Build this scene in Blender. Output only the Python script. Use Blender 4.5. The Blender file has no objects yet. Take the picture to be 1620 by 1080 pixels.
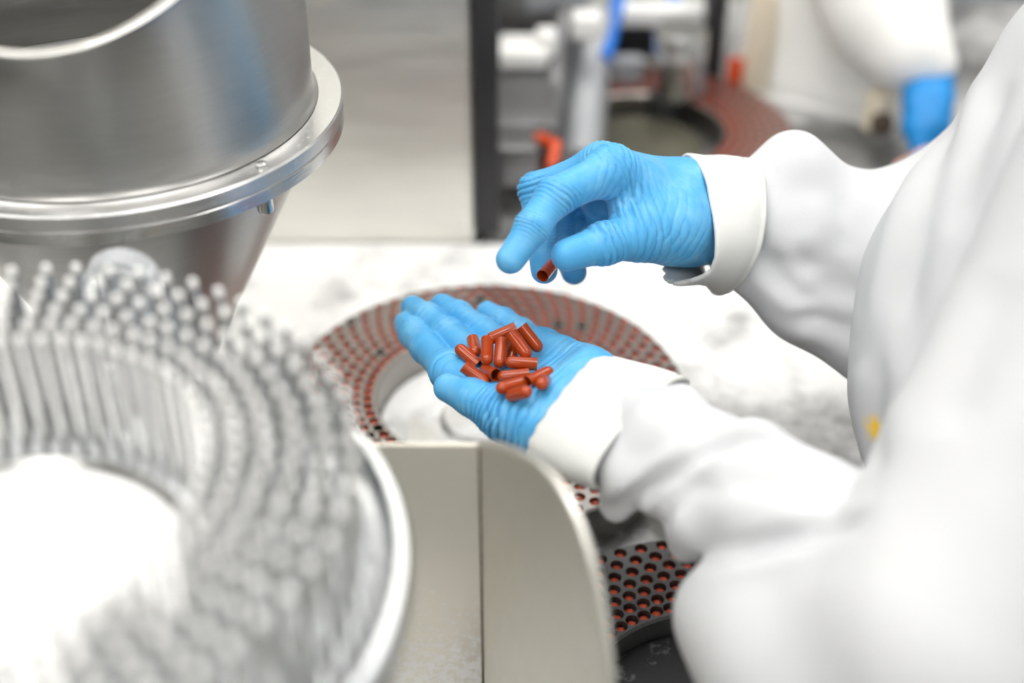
import bpy, bmesh, math, random
import numpy as np
from mathutils import Vector, Matrix
from mathutils.bvhtree import BVHTree

random.seed(7)
RNG = np.random.default_rng(7)
S = bpy.context.scene
C = S.collection

# ------------------------------------------------------------------ camera, light, exposure
PITCH = math.radians(35.0)
FPX = 2250.0
CAM = Vector((0.0, 0.0, 1.54))
cam_d = bpy.data.cameras.new('camera')
cam_d.lens = 50.0
cam_d.sensor_width = 36.0
cam_d.clip_start = 0.02
cam_d.dof.use_dof = True
cam_d.dof.focus_distance = 0.838
cam_d.dof.aperture_fstop = 2.2
cam = bpy.data.objects.new('camera', cam_d)
cam.location = CAM
cam.rotation_euler = (math.pi / 2 - PITCH, 0, 0)
C.objects.link(cam)
S.camera = cam

S.view_settings.view_transform = 'Standard'
S.view_settings.look = 'None'
S.view_settings.gamma = 1.0
S.view_settings.use_curve_mapping = False
S.view_settings.exposure = 0.22

world = bpy.data.worlds.new('world')
S.world = world
world.use_nodes = True
world.node_tree.nodes['Background'].inputs[0].default_value = (0.9, 0.95, 1.0, 1)
world.node_tree.nodes['Background'].inputs[1].default_value = 0.2
PANEL_EMIT = 5.7      # strength of the ceiling light panels built with the room

CP, SP = math.cos(PITCH), math.sin(PITCH)


def P(u, v, d):
    """world point seen at photo pixel (u, v) at depth d along the view axis"""
    a = (u - 810.0) / FPX * d
    b = (540.0 - v) / FPX * d
    return Vector((a, d * CP + b * SP, CAM.z - d * SP + b * CP))


def onz(u, v, z):
    """world point seen at (u, v) on the horizontal plane z"""
    q = P(u, v, 1.0) - CAM
    return CAM + q * ((z - CAM.z) / q.z)


def project(p):
    q = Vector(p) - CAM
    d = q.y * CP - q.z * SP
    up = q.y * SP + q.z * CP
    return 810 + FPX * q.x / d, 540 - FPX * up / d, d


def lin(r, g, b):
    f = lambda c: ((c / 255.0) / 12.92) if c / 255.0 <= 0.04045 else (((c / 255.0) + 0.055) / 1.055) ** 2.4
    return (f(r), f(g), f(b), 1.0)


# ------------------------------------------------------------------ materials
def new_mat(name):
    m = bpy.data.materials.new(name)
    m.use_nodes = True
    nt = m.node_tree
    return m, nt, nt.nodes['Principled BSDF']


def N(nt, kind, **kw):
    n = nt.nodes.new(kind)
    for k, v in kw.items():
        setattr(n, k, v)
    return n


def noise(nt, scale, detail=3.0, rough=0.55, stretch=None, coord='Object'):
    tc = N(nt, 'ShaderNodeTexCoord')
    mp = N(nt, 'ShaderNodeMapping')
    if stretch:
        mp.inputs['Scale'].default_value = stretch
    no = N(nt, 'ShaderNodeTexNoise')
    no.inputs['Scale'].default_value = scale
    no.inputs['Detail'].default_value = detail
    no.inputs['Roughness'].default_value = rough
    nt.links.new(tc.outputs[coord], mp.inputs['Vector'])
    nt.links.new(mp.outputs['Vector'], no.inputs['Vector'])
    return no


def ramp(nt, src, p0, p1, c0=(0, 0, 0, 1), c1=(1, 1, 1, 1)):
    r = N(nt, 'ShaderNodeValToRGB')
    r.color_ramp.elements[0].position = p0
    r.color_ramp.elements[0].color = c0
    r.color_ramp.elements[1].position = p1
    r.color_ramp.elements[1].color = c1
    nt.links.new(src, r.inputs['Fac'])
    return r


def bump(nt, bsdf, src, strength, dist=0.001):
    b = N(nt, 'ShaderNodeBump')
    b.inputs['Strength'].default_value = strength
    b.inputs['Distance'].default_value = dist
    nt.links.new(src, b.inputs['Height'])
    nt.links.new(b.outputs['Normal'], bsdf.inputs['Normal'])
    return b


def plain(name, col, rough=0.5, metal=0.0, var=0.0, scale=20.0, bmp=0.0, stretch=None, spec=0.5):
    m, nt, b = new_mat(name)
    b.inputs['Base Color'].default_value = col
    b.inputs['Roughness'].default_value = rough
    b.inputs['Metallic'].default_value = metal
    b.inputs['Specular IOR Level'].default_value = spec
    no = noise(nt, scale, stretch=stretch)
    if var > 0:
        lo = tuple(c * (1 - var) for c in col[:3]) + (1,)
        hi = tuple(min(1.0, c * (1 + var)) for c in col[:3]) + (1,)
        r = ramp(nt, no.outputs['Fac'], 0.3, 0.7, lo, hi)
        nt.links.new(r.outputs['Color'], b.inputs['Base Color'])
    if bmp > 0:
        bump(nt, b, no.outputs['Fac'], bmp)
    return m


def powdered(name, col, rough, metal, scale, p0, p1, powder=(0.93, 0.93, 0.92, 1), stretch=None, detail=6.0, zmask=None, nrough=0.65):
    """a base surface under patchy white powder; zmask = (axis, start, end) confines it to one side of the piece"""
    m, nt, b = new_mat(name)
    no = noise(nt, scale, detail=detail, rough=nrough, stretch=stretch)
    fac = no.outputs['Fac']
    if zmask:
        axis, a0, a1, gain = zmask
        tc = N(nt, 'ShaderNodeTexCoord')
        sx = N(nt, 'ShaderNodeSeparateXYZ')
        nt.links.new(tc.outputs['Object'], sx.inputs[0])
        mr = N(nt, 'ShaderNodeMapRange')
        mr.inputs['From Min'].default_value = a0
        mr.inputs['From Max'].default_value = a1
        mr.inputs['To Min'].default_value = -gain
        mr.inputs['To Max'].default_value = gain
        nt.links.new(sx.outputs[axis], mr.inputs['Value'])
        ad = N(nt, 'ShaderNodeMath', operation='ADD')
        nt.links.new(fac, ad.inputs[0])
        nt.links.new(mr.outputs[0], ad.inputs[1])
        fac = ad.outputs[0]
    r = ramp(nt, fac, p0, p1)
    mx = N(nt, 'ShaderNodeMix', data_type='RGBA')
    mx.inputs['A'].default_value = col
    mx.inputs['B'].default_value = powder
    nt.links.new(r.outputs['Color'], mx.inputs['Factor'])
    nt.links.new(mx.outputs['Result'], b.inputs['Base Color'])
    mm = N(nt, 'ShaderNodeMix', data_type='FLOAT')
    mm.inputs['A'].default_value = metal
    mm.inputs['B'].default_value = 0.0
    nt.links.new(r.outputs['Color'], mm.inputs['Factor'])
    nt.links.new(mm.outputs['Result'], b.inputs['Metallic'])
    mr2 = N(nt, 'ShaderNodeMix', data_type='FLOAT')
    mr2.inputs['A'].default_value = rough
    mr2.inputs['B'].default_value = 0.9
    nt.links.new(r.outputs['Color'], mr2.inputs['Factor'])
    nt.links.new(mr2.outputs['Result'], b.inputs['Roughness'])
    bump(nt, b, r.outputs['Color'], 0.25, 0.0006)
    return m


def brushed(name, col, rough, stretch, scale=60.0, bmp=0.08, var=0.08):
    m, nt, b = new_mat(name)
    b.inputs['Metallic'].default_value = 1.0
    no = noise(nt, scale, detail=4.0, stretch=stretch)
    lo = tuple(c * (1 - var) for c in col[:3]) + (1,)
    hi = tuple(min(1.0, c * (1 + var)) for c in col[:3]) + (1,)
    r = ramp(nt, no.outputs['Fac'], 0.3, 0.7, lo, hi)
    nt.links.new(r.outputs['Color'], b.inputs['Base Color'])
    rr = ramp(nt, no.outputs['Fac'], 0.2, 0.8, (rough * 0.8,) * 3 + (1,), (rough * 1.25,) * 3 + (1,))
    nt.links.new(rr.outputs['Color'], b.inputs['Roughness'])
    bump(nt, b, no.outputs['Fac'], bmp, 0.0004)
    return m


M = {}
M['wall'] = plain('wall_paint', lin(206, 206, 203), 0.7, var=0.02, scale=3)
M['floor'] = plain('floor_resin', lin(188, 188, 184), 0.4, var=0.05, scale=4)
M['steel'] = brushed('steel_brushed', (0.66, 0.66, 0.65, 1), 0.24, (1, 1, 14))
M['steel_hop'] = brushed('steel_hopper', (0.47, 0.465, 0.45, 1), 0.34, (1, 1, 20), 40, 0.04, 0.05)
M['steel_flange'] = powdered('steel_flange', (0.70, 0.70, 0.70, 1), 0.30, 1.0, 260, 0.58, 0.95)
M['steel_scoop'] = brushed('steel_scoop', (0.84, 0.82, 0.76, 1), 0.40, (16, 16, 1), 60, 0.06, 0.06)
M['steel_back'] = powdered('steel_scoop_back', (0.84, 0.81, 0.74, 1), 0.45, 1.0, 170, 0.565, 0.60, zmask=(2, 0.155, 0.035, 0.115), detail=10, nrough=0.8)
M['steel_pale_shell'] = brushed('steel_pale_shell', (0.80, 0.80, 0.79, 1), 0.42, (1, 1, 10), 30, 0.04, 0.04)  # paler copy of the hopper steel, to lighten the mouth
M['steel_panel'] = brushed('steel_panel', (0.80, 0.785, 0.74, 1), 0.42, (1, 1, 8), 12, 0.05, 0.05)
M['steel_ring'] = powdered('steel_ring', (0.36, 0.34, 0.32, 1), 0.34, 1.0, 30, 0.66, 1.0)
M['ring_dark'] = plain('ring_dark', (0.12, 0.12, 0.12, 1), 0.42, 0.6, var=0.15, scale=40)  # ring steel darkened in colour to stand in for a dark reflection
M['hub_dark'] = powdered('hub_dark', (0.06, 0.06, 0.06, 1), 0.35, 0.6, 40, 0.58, 1.1)
M['weld'] = plain('weld_line', (0.20, 0.17, 0.12, 1), 0.6, 0.4, var=0.5, scale=200)
M['base_top'] = powdered('far_base_top', (0.20, 0.20, 0.20, 1), 0.35, 0.6, 7.0, 0.45, 0.75)
M['column_alu'] = plain('column_alu', (0.36, 0.37, 0.39, 1), 0.45, 0.5, var=0.05)
M['pin_tip'] = plain('pin_tip_highlight', (0.95, 0.95, 0.93, 1), 0.5, var=0.03, scale=300)  # white colour stands in for the bright highlights on the pin tops
M['pin'] = plain('pin_steel', (0.72, 0.72, 0.71, 1), 0.25, 1.0, var=0.04, scale=80)
M['tray'] = powdered('tray_steel', (0.66, 0.68, 0.70, 1), 0.25, 1.0, 25, 0.55, 0.8)
M['deck'] = powdered('deck_steel', (0.22, 0.22, 0.215, 1), 0.30, 1.0, 13.0, 0.40, 0.68, zmask=(1, -0.12, 0.20, 0.19))  # powder denser towards the back, where it also stands in for glare
M['powder_disc'] = powdered('powder_disc', (0.5, 0.5, 0.49, 1), 0.3, 1.0, 16.0, 0.38, 0.55)
M['powder'] = plain('white_powder', (0.94, 0.94, 0.93, 1), 0.95, var=0.03, scale=60, bmp=0.3)
M['dark'] = plain('dark_metal', (0.018, 0.018, 0.020, 1), 0.5, var=0.2, scale=30)
M['grey_dark'] = plain('grey_metal', (0.16, 0.16, 0.165, 1), 0.35, 0.6, var=0.1)
M['grey'] = plain('grey_paint', lin(150, 153, 158), 0.45, var=0.05)
M['greyblue'] = plain('greyblue_paint', lin(140, 145, 155), 0.6, var=0.06, scale=5)
M['white_plastic'] = plain('white_plastic', lin(236, 236, 234), 0.35, var=0.02)
M['white_sheet'] = plain('white_sheet', lin(244, 244, 242), 0.6, var=0.02, scale=6)
M['olive'] = plain('olive_plate', (0.13, 0.125, 0.09, 1), 0.35, 0.5, var=0.1)
M['blue'] = plain('blue_plastic', lin(20, 110, 205), 0.4, var=0.08)
M['bluebag'] = plain('blue_bundle', lin(0, 122, 190), 0.5, var=0.25, scale=18, bmp=0.3)
M['orange'] = plain('orange_plastic', lin(215, 80, 35), 0.4, var=0.1)
M['cream'] = plain('cream_plastic', lin(240, 228, 206), 0.5, var=0.05)
M['pink'] = plain('pink_cloth', lin(225, 170, 160), 0.7, var=0.05)
M['brown'] = plain('brown_knob', (0.07, 0.045, 0.03, 1), 0.4, var=0.1)
M['capsule'] = plain('capsule_red', lin(166, 60, 14), 0.13, var=0.12, scale=90)
M['capsule_ring'] = plain('capsule_rust', lin(190, 70, 40), 0.35, var=0.12, scale=70)
M['skin'] = plain('skin', lin(205, 160, 135), 0.5, var=0.06, scale=30)
M['mask'] = plain('mask_cloth', lin(205, 220, 228), 0.8, var=0.03)
M['shoe'] = plain('shoe_white', lin(225, 225, 225), 0.5, var=0.03)


def coat_mat():
    m, nt, b = new_mat('white_coat')
    b.inputs['Roughness'].default_value = 0.85
    b.inputs['Specular IOR Level'].default_value = 0.2
    no = noise(nt, 9.0, detail=3)
    r = ramp(nt, no.outputs['Fac'], 0.3, 0.7, lin(201, 203, 206), lin(208, 209, 211))
    # the small yellow stain on the front of the coat
    tc = N(nt, 'ShaderNodeTexCoord')
    vm = N(nt, 'ShaderNodeVectorMath', operation='DISTANCE')
    vm.name = 'stain'
    nt.links.new(tc.outputs['Object'], vm.inputs[0])
    no2 = noise(nt, 120.0, detail=2)
    ml = N(nt, 'ShaderNodeMath', operation='MULTIPLY_ADD')
    ml.inputs[1].default_value = 0.010
    nt.links.new(no2.outputs['Fac'], ml.inputs[0])
    nt.links.new(vm.outputs['Value'], ml.inputs[2])
    rs = ramp(nt, ml.outputs[0], 0.0095, 0.0125, (1, 1, 1, 1), (0, 0, 0, 1))
    mx = N(nt, 'ShaderNodeMix', data_type='RGBA')
    nt.links.new(rs.outputs['Color'], mx.inputs['Factor'])
    nt.links.new(r.outputs['Color'], mx.inputs['A'])
    mx.inputs['B'].default_value = lin(248, 205, 70)
    nt.links.new(mx.outputs['Result'], b.inputs['Base Color'])
    fine = noise(nt, 900.0, detail=1)
    bump(nt, b, fine.outputs['Fac'], 0.15, 0.0005)
    return m


def glove_mat():
    m, nt, b = new_mat('blue_nitrile')
    b.inputs['Roughness'].default_value = 0.42
    b.inputs['Specular IOR Level'].default_value = 0.45
    no = noise(nt, 35.0, detail=5, rough=0.65)
    r = ramp(nt, no.outputs['Fac'], 0.45, 0.8, lin(80, 168, 222), lin(130, 195, 230))
    nt.links.new(r.outputs['Color'], b.inputs['Base Color'])
    b.inputs['Subsurface Weight'].default_value = 0.12
    b.inputs['Subsurface Radius'].default_value = (0.3, 0.6, 1.0)
    b.inputs['Subsurface Scale'].default_value = 0.004
    f = noise(nt, 260.0, detail=3)
    bump(nt, b, f.outputs['Fac'], 0.25, 0.0006)
    return m


M['coat'] = coat_mat()
M['cuff'] = plain('cuff_cotton', lin(218, 219, 216), 0.9, var=0.02, scale=60, bmp=0.2, spec=0.2)
M['glove'] = glove_mat()


def clear_mat():
    m, nt, b = new_mat('clear_plastic')
    b.inputs['Base Color'].default_value = (0.93, 0.95, 0.97, 1)
    b.inputs['Roughness'].default_value = 0.12
    b.inputs['Transmission Weight'].default_value = 0.75
    b.inputs['IOR'].default_value = 1.25
    no = noise(nt, 40)
    bump(nt, b, no.outputs['Fac'], 0.05)
    return m


M['clear'] = clear_mat()


# ------------------------------------------------------------------ object helpers
def tag(o, label=None, cat=None, group=None, kind=None):
    if label: o['label'] = label
    if cat: o['category'] = cat
    if group: o['group'] = group
    if kind: o['kind'] = kind
    return o


def empty(name, loc, label=None, cat=None, group=None, rz=0.0):
    o = bpy.data.objects.new(name, None)
    o.location = loc
    o.rotation_euler = (0, 0, rz)
    o.empty_display_size = 0.05
    C.objects.link(o)
    return tag(o, label, cat, group)


def link(name, me, mat, parent=None, loc=None, smooth=True):
    o = bpy.data.objects.new(name, me)
    if mat is not None and len(me.materials) == 0:
        me.materials.append(mat)
    C.objects.link(o)
    if parent is not None:
        o.parent = parent
    if loc is not None:
        o.location = loc
    return o


def mesh_from(name, verts, faces, smooth=True):
    me = bpy.data.meshes.new(name)
    me.from_pydata([tuple(v) for v in verts], [], faces)
    me.validate()
    if smooth:
        me.polygons.foreach_set('use_smooth', [True] * len(me.polygons))
    me.update()
    return me


def bm_mesh(name, bm, smooth=False, angle=None):
    me = bpy.data.meshes.new(name)
    bmesh.ops.recalc_face_normals(bm, faces=bm.faces[:])
    bm.to_mesh(me)
    bm.free()
    if smooth:
        me.polygons.foreach_set('use_smooth', [True] * len(me.polygons))
        if angle:
            me.set_sharp_from_angle(angle=angle)
    me.update()
    return me


def box_mesh(name, sx, sy, sz, bev=0.003, seg=2, center=(0, 0, 0)):
    bm = bmesh.new()
    bmesh.ops.create_cube(bm, size=1.0)
    for v in bm.verts:
        v.co = Vector((v.co.x * sx + center[0], v.co.y * sy + center[1], v.co.z * sz + center[2]))
    if bev > 0:
        bmesh.ops.bevel(bm, geom=bm.edges[:], offset=bev, segments=seg, affect='EDGES', profile=0.5)
    return bm_mesh(name, bm, True, math.radians(35))


def lathe(name, prof, seg=96, closed=False, zfun=None):
    """profile of (r, z) turned about z"""
    vs, fs = [], []
    n = len(prof)
    for i in range(seg):
        a = 2 * math.pi * i / seg
        for (r, z) in prof:
            zz = z if zfun is None else zfun(r, z, a)
            vs.append((r * math.cos(a), r * math.sin(a), zz))
    for i in range(seg):
        j = (i + 1) % seg
        for k in range(n if closed else n - 1):
            k2 = (k + 1) % n
            q = [i * n + k, j * n + k, j * n + k2, i * n + k2]
            fs.append(q)
    me = mesh_from(name, vs, fs)
    bm = bmesh.new(); bm.from_mesh(me)
    bmesh.ops.remove_doubles(bm, verts=bm.verts[:], dist=1e-6)
    bmesh.ops.recalc_face_normals(bm, faces=bm.faces[:])
    bm.to_mesh(me); bm.free()
    me.polygons.foreach_set('use_smooth', [True] * len(me.polygons))
    me.set_sharp_from_angle(angle=math.radians(35))
    return me


def tube_mesh(name, pts, rad, seg=12, cap=True):
    """tube along a polyline; rad is a number or a list"""
    pts = [Vector(p) for p in pts]
    n = len(pts)
    rr = rad if isinstance(rad, (list, tuple)) else [rad] * n
    vs, fs = [], []
    prev = None
    for i, p in enumerate(pts):
        t = (pts[min(i + 1, n - 1)] - pts[max(i - 1, 0)]).normalized()
        if prev is None:
            u = t.orthogonal().normalized()
        else:
            u = (prev - t * prev.dot(t)).normalized()
        prev = u
        w = t.cross(u)
        for k in range(seg):
            a = 2 * math.pi * k / seg
            vs.append(p + (u * math.cos(a) + w * math.sin(a)) * rr[i])
    for i in range(n - 1):
        for k in range(seg):
            k2 = (k + 1) % seg
            fs.append([i * seg + k, i * seg + k2, (i + 1) * seg + k2, (i + 1) * seg + k])
    if cap:
        fs.append(list(range(seg))[::-1])
        fs.append([(n - 1) * seg + k for k in range(seg)])
    me = mesh_from(name, vs, fs)
    me.set_sharp_from_angle(angle=math.radians(50))
    return me


def place_box(name, mat, c, size, parent=None, rot=(0, 0, 0), bev=0.003):
    o = link(name, box_mesh(name, *size, bev=bev), M[mat], parent, c)
    o.rotation_euler = rot
    return o


# ------------------------------------------------------------------ distance-field modelling (hands, cloth)
def vnoise(p, scale, seed=0):
    q = np.asarray(p, dtype=np.float64) * scale + seed * 17.31
    i = np.floor(q).astype(np.int64)
    f = q - i
    f = f * f * (3 - 2 * f)

    def h(a, b, c):
        n = (a * 73856093) ^ (b * 19349663) ^ (c * 83492791) ^ (seed * 2654435)
        n = (n ^ (n >> 13)) * 1274126177
        return ((n ^ (n >> 16)) & 0xFFFF) / 65535.0
    x, y, z = i[:, 0], i[:, 1], i[:, 2]
    fx, fy, fz = f[:, 0], f[:, 1], f[:, 2]
    l = lambda a, b, t: a + (b - a) * t
    return l(l(l(h(x, y, z), h(x + 1, y, z), fx), l(h(x, y + 1, z), h(x + 1, y + 1, z), fx), fy),
             l(l(h(x, y, z + 1), h(x + 1, y, z + 1), fx), l(h(x, y + 1, z + 1), h(x + 1, y + 1, z + 1), fx), fy), fz) * 2 - 1


class Field:
    def __init__(self, lo, hi, res):
        self.lo = np.array(lo, dtype=np.float64)
        self.res = res
        self.n = tuple(int(math.ceil((hi[i] - lo[i]) / res)) + 1 for i in range(3))
        self.D = np.full(self.n, 0.2, dtype=np.float32)

    def sub(self, lo, hi):
        a = np.maximum(0, np.floor((np.array(lo) - self.lo) / self.res).astype(int))
        b = np.minimum(self.n, np.ceil((np.array(hi) - self.lo) / self.res).astype(int) + 1)
        sl = tuple(slice(a[i], max(a[i], b[i])) for i in range(3))
        ax = [(self.lo[i] + np.arange(sl[i].start, sl[i].stop) * self.res).astype(np.float32) for i in range(3)]
        return sl, ax[0][:, None, None], ax[1][None, :, None], ax[2][None, None, :]

    @staticmethod
    def smin(a, b, k):
        if k <= 0:
            return np.minimum(a, b)
        h = np.maximum(k - np.abs(a - b), 0) / k
        return np.minimum(a, b) - h * h * k * 0.25

    def cone(self, a, b, r1, r2, k=0.008, carve=False, flat=None):
        """tapered round bar; flat=(axis, factor) squashes its cross-section along axis"""
        a, b = np.array(a, float), np.array(b, float)
        pad = max(r1, r2) * (1.6 if flat else 1.0) + k + 3 * self.res
        sl, X, Y, Z = self.sub(np.minimum(a, b) - pad, np.maximum(a, b) + pad)
        if 0 in self.D[sl].shape:
            return
        ba = b - a
        L2 = max(float(ba @ ba), 1e-12)
        px, py, pz = X - a[0], Y - a[1], Z - a[2]
        h = np.clip((px * ba[0] + py * ba[1] + pz * ba[2]) / L2, 0, 1)
        qx, qy, qz = px - ba[0] * h, py - ba[1] * h, pz - ba[2] * h
        if flat is not None:
            n, f = np.array(flat[0], float), flat[1]
            n = n / np.linalg.norm(n)
            dn = qx * n[0] + qy * n[1] + qz * n[2]
            s = f - 1.0
            qx, qy, qz = qx + n[0] * dn * s, qy + n[1] * dn * s, qz + n[2] * dn * s
        d = np.sqrt(qx * qx + qy * qy + qz * qz) - (r1 + (r2 - r1) * h)
        if carve:
            self.D[sl] = -self.smin(-self.D[sl], d, k)
        else:
            self.D[sl] = self.smin(self.D[sl], d, k)

    def chain(self, pts, rads, k=0.008, **kw):
        for i in range(len(pts) - 1):
            self.cone(pts[i], pts[i + 1], rads[i], rads[i + 1], k, **kw)

    def ball(self, c, r, k=0.008, axes=None, carve=False):
        """ellipsoid with radii r (3) along axes (3x3 rows)"""
        c = np.array(c, float)
        r = np.array(r, float)
        pad = r.max() + k + 3 * self.res
        sl, X, Y, Z = self.sub(c - pad, c + pad)
        if 0 in self.D[sl].shape:
            return
        A = np.eye(3) if axes is None else np.array(axes, float)
        px, py, pz = X - c[0], Y - c[1], Z - c[2]
        l = [A[i, 0] * px + A[i, 1] * py + A[i, 2] * pz for i in range(3)]
        k0 = np.sqrt(sum((l[i] / r[i]) ** 2 for i in range(3)))
        k1 = np.sqrt(sum((l[i] / r[i] ** 2) ** 2 for i in range(3))) + 1e-9
        d = k0 * (k0 - 1) / k1
        if carve:
            self.D[sl] = -self.smin(-self.D[sl], d, k)
        else:
            self.D[sl] = self.smin(self.D[sl], d, k)

    def mesh(self):
        D = self.D
        ins = D < 0
        c = np.zeros(tuple(s - 1 for s in D.shape), dtype=np.int8)
        for dx in (0, 1):
            for dy in (0, 1):
                for dz in (0, 1):
                    c += ins[dx:D.shape[0] - 1 + dx, dy:D.shape[1] - 1 + dy, dz:D.shape[2] - 1 + dz]
        act = np.argwhere((c > 0) & (c < 8))
        idx = np.full(c.shape, -1, dtype=np.int64)
        idx[act[:, 0], act[:, 1], act[:, 2]] = np.arange(len(act))
        offs = [(i, j, k) for i in (0, 1) for j in (0, 1) for k in (0, 1)]
        val = {o: D[act[:, 0] + o[0], act[:, 1] + o[1], act[:, 2] + o[2]] for o in offs}
        acc = np.zeros((len(act), 3))
        cnt = np.zeros(len(act))
        for o in offs:
            for ax in range(3):
                if o[ax] == 0:
                    p = list(o); p[ax] = 1; p = tuple(p)
                    a, b = val[o], val[p]
                    m = (a < 0) != (b < 0)
                    t = np.where(m, a / np.where(m, a - b, 1), 0)
                    pos = np.zeros((len(act), 3)); pos[:] = o
                    pos[:, ax] += t
                    acc[m] += pos[m]
                    cnt[m] += 1
        V = self.lo + (act + acc / cnt[:, None]) * self.res
        F = []
        for ax in range(3):
            u, v = (ax + 1) % 3, (ax + 2) % 3
            s0 = [slice(None)] * 3; s1 = [slice(None)] * 3
            s0[ax] = slice(0, -1); s1[ax] = slice(1, None)
            for d in (u, v):
                s0[d] = slice(1, -1); s1[d] = slice(1, -1)
            A, B = ins[tuple(s0)], ins[tuple(s1)]
            e = np.argwhere(A != B)
            if len(e) == 0:
                continue
            flip = A[e[:, 0], e[:, 1], e[:, 2]]
            base = e.copy()
            base[:, u] += 1
            base[:, v] += 1
            quad = []
            for du, dv in ((-1, -1), (0, -1), (0, 0), (-1, 0)):
                q = base.copy()
                q[:, u] += du
                q[:, v] += dv
                quad.append(idx[q[:, 0], q[:, 1], q[:, 2]])
            Q = np.stack(quad, 1)
            Q[~flip] = Q[~flip][:, ::-1]
            F.append(Q)
        return V, np.concatenate(F)


def normals(V, F):
    n = np.cross(V[F[:, 2]] - V[F[:, 0]], V[F[:, 3]] - V[F[:, 1]])
    out = np.zeros_like(V)
    for k in range(4):
        np.add.at(out, F[:, k], n)
    return out / (np.linalg.norm(out, axis=1, keepdims=True) + 1e-12)


def relax(V, F, it=2, lam=0.5):
    E = np.concatenate([F[:, [0, 1]], F[:, [1, 2]], F[:, [2, 3]], F[:, [3, 0]]])
    for _ in range(it):
        s = np.zeros_like(V); c = np.zeros(len(V))
        np.add.at(s, E[:, 0], V[E[:, 1]]); np.add.at(c, E[:, 0], 1)
        np.add.at(s, E[:, 1], V[E[:, 0]]); np.add.at(c, E[:, 1], 1)
        V = V + lam * (s / c[:, None] - V)
    return V


def np_mesh(name, V, F):
    me = bpy.data.meshes.new(name)
    me.vertices.add(len(V))
    me.vertices.foreach_set('co', V.astype(np.float32).ravel())
    nf, k = F.shape
    me.loops.add(nf * k)
    me.loops.foreach_set('vertex_index', F.astype(np.int32).ravel())
    me.polygons.add(nf)
    me.polygons.foreach_set('loop_start', np.arange(0, nf * k, k, dtype=np.int32))
    me.polygons.foreach_set('loop_total', np.full(nf, k, dtype=np.int32))
    me.polygons.foreach_set('use_smooth', np.ones(nf, dtype=bool))
    me.update(calc_edges=True)
    me.validate()
    return me

# ------------------------------------------------------------------ the room
ROOM = dict(x0=-2.6, x1=2.4, y0=-2.2, y1=4.2, h=2.8)
cx, cy = (ROOM['x0'] + ROOM['x1']) / 2, (ROOM['y0'] + ROOM['y1']) / 2
sx, sy = ROOM['x1'] - ROOM['x0'], ROOM['y1'] - ROOM['y0']
tag(place_box('floor', 'floor', (cx, cy, -0.05), (sx + 0.2, sy + 0.2, 0.1), bev=0), kind='structure')
tag(place_box('ceiling', 'wall', (cx, cy, ROOM['h'] + 0.05), (sx + 0.2, sy + 0.2, 0.1), bev=0), kind='structure')
tag(place_box('wall_left', 'wall', (ROOM['x0'] - 0.05, cy, 1.4), (0.1, sy, 2.8), bev=0), kind='structure')
tag(place_box('wall_right', 'wall', (ROOM['x1'] + 0.05, cy, 1.4), (0.1, sy, 2.8), bev=0), kind='structure')
tag(place_box('wall_back', 'wall', (cx, ROOM['y1'] + 0.05, 1.4), (sx, 0.1, 2.8), bev=0), kind='structure')
tag(place_box('wall_front', 'wall', (cx, ROOM['y0'] - 0.05, 1.4), (sx, 0.1, 2.8), bev=0), kind='structure')


def emit_mat():
    m, nt, b = new_mat('light_panel')
    b.inputs['Base Color'].default_value = (0.9, 0.9, 0.9, 1)
    b.inputs['Emission Color'].default_value = (1.0, 0.985, 0.96, 1)
    b.inputs['Emission Strength'].default_value = PANEL_EMIT
    return m


M['emit'] = emit_mat()
k = 0
for px_, py_ in ((-1.2, 0.45), (0.0, 0.45), (1.2, 0.45), (-1.2, 2.0), (0.0, 2.0), (1.2, 2.0), (-0.8, -1.3), (0.8, -1.3)):
    t = empty('ceiling_light', (px_, py_, ROOM['h']), 'recessed square ceiling light panel with white frame', 'light', 'ceiling light panels')
    link('diffuser', box_mesh('diffuser', 0.9, 0.9, 0.012, 0.002), M['emit'], t, (0, 0, -0.010))
    for ang_ in range(4):
        a = ang_ * math.pi / 2
        fr = link('frame', box_mesh('frame', 0.96, 0.03, 0.022, 0.002), M['white_plastic'], t, (math.sin(a) * 0.465, -math.cos(a) * 0.465, -0.011))
        fr.rotation_euler = (0, 0, a)

# ------------------------------------------------------------------ machine table and cabinet
DECK = 0.895
t = empty('machine_table', (-0.3, 0.7, 0.0), 'powder-dusted steel machine table under the hole rings', 'table')
d = link('table_top', box_mesh('table_top', 1.30, 0.832, 0.03, 0.002, center=(-0.05, -0.044, DECK - 0.015)), M['deck'], t)
link('table_body', box_mesh('table_body', 1.10, 0.70, DECK - 0.03 - 0.08, 0.01, center=(-0.1, -0.04, (DECK - 0.03 - 0.08) / 2 + 0.08)), M['steel_panel'], t)
for fx in (-0.55, 0.35):
    for fy in (-0.28, 0.28):
        link('foot', lathe('foot', [(0.0, 0.0), (0.035, 0.0), (0.035, 0.012), (0.015, 0.02), (0.015, 0.09), (0.0, 0.09)], 24), M['grey_dark'], t, (fx, fy, 0))

t = empty('cabinet', (-0.56, 1.27, 0.0), 'tall beige steel cabinet standing behind the hopper', 'cabinet')
link('body', box_mesh('body', 1.04, 0.40, 2.05, 0.006, center=(0, 0.03, 1.025)), M['steel_panel'], t)
dr = link('door', box_mesh('door', 1.055, 0.022, 1.98, 0.004, center=(0, -0.185, 1.04)), M['steel_panel'], t)
link('door_handle', tube_mesh('door_handle', [(-0.40, -0.196, 1.45), (-0.40, -0.235, 1.45), (-0.40, -0.235, 1.30), (-0.40, -0.196, 1.30)], 0.007), M['steel'], dr)
# ------------------------------------------------------------------ hole rings with capsules
R_IN, R_OUT, ROWS, NPER = 0.0775, 0.1445, 7, 62
ROW_R = [0.0845 + 0.0090 * k for k in range(ROWS)]


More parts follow.
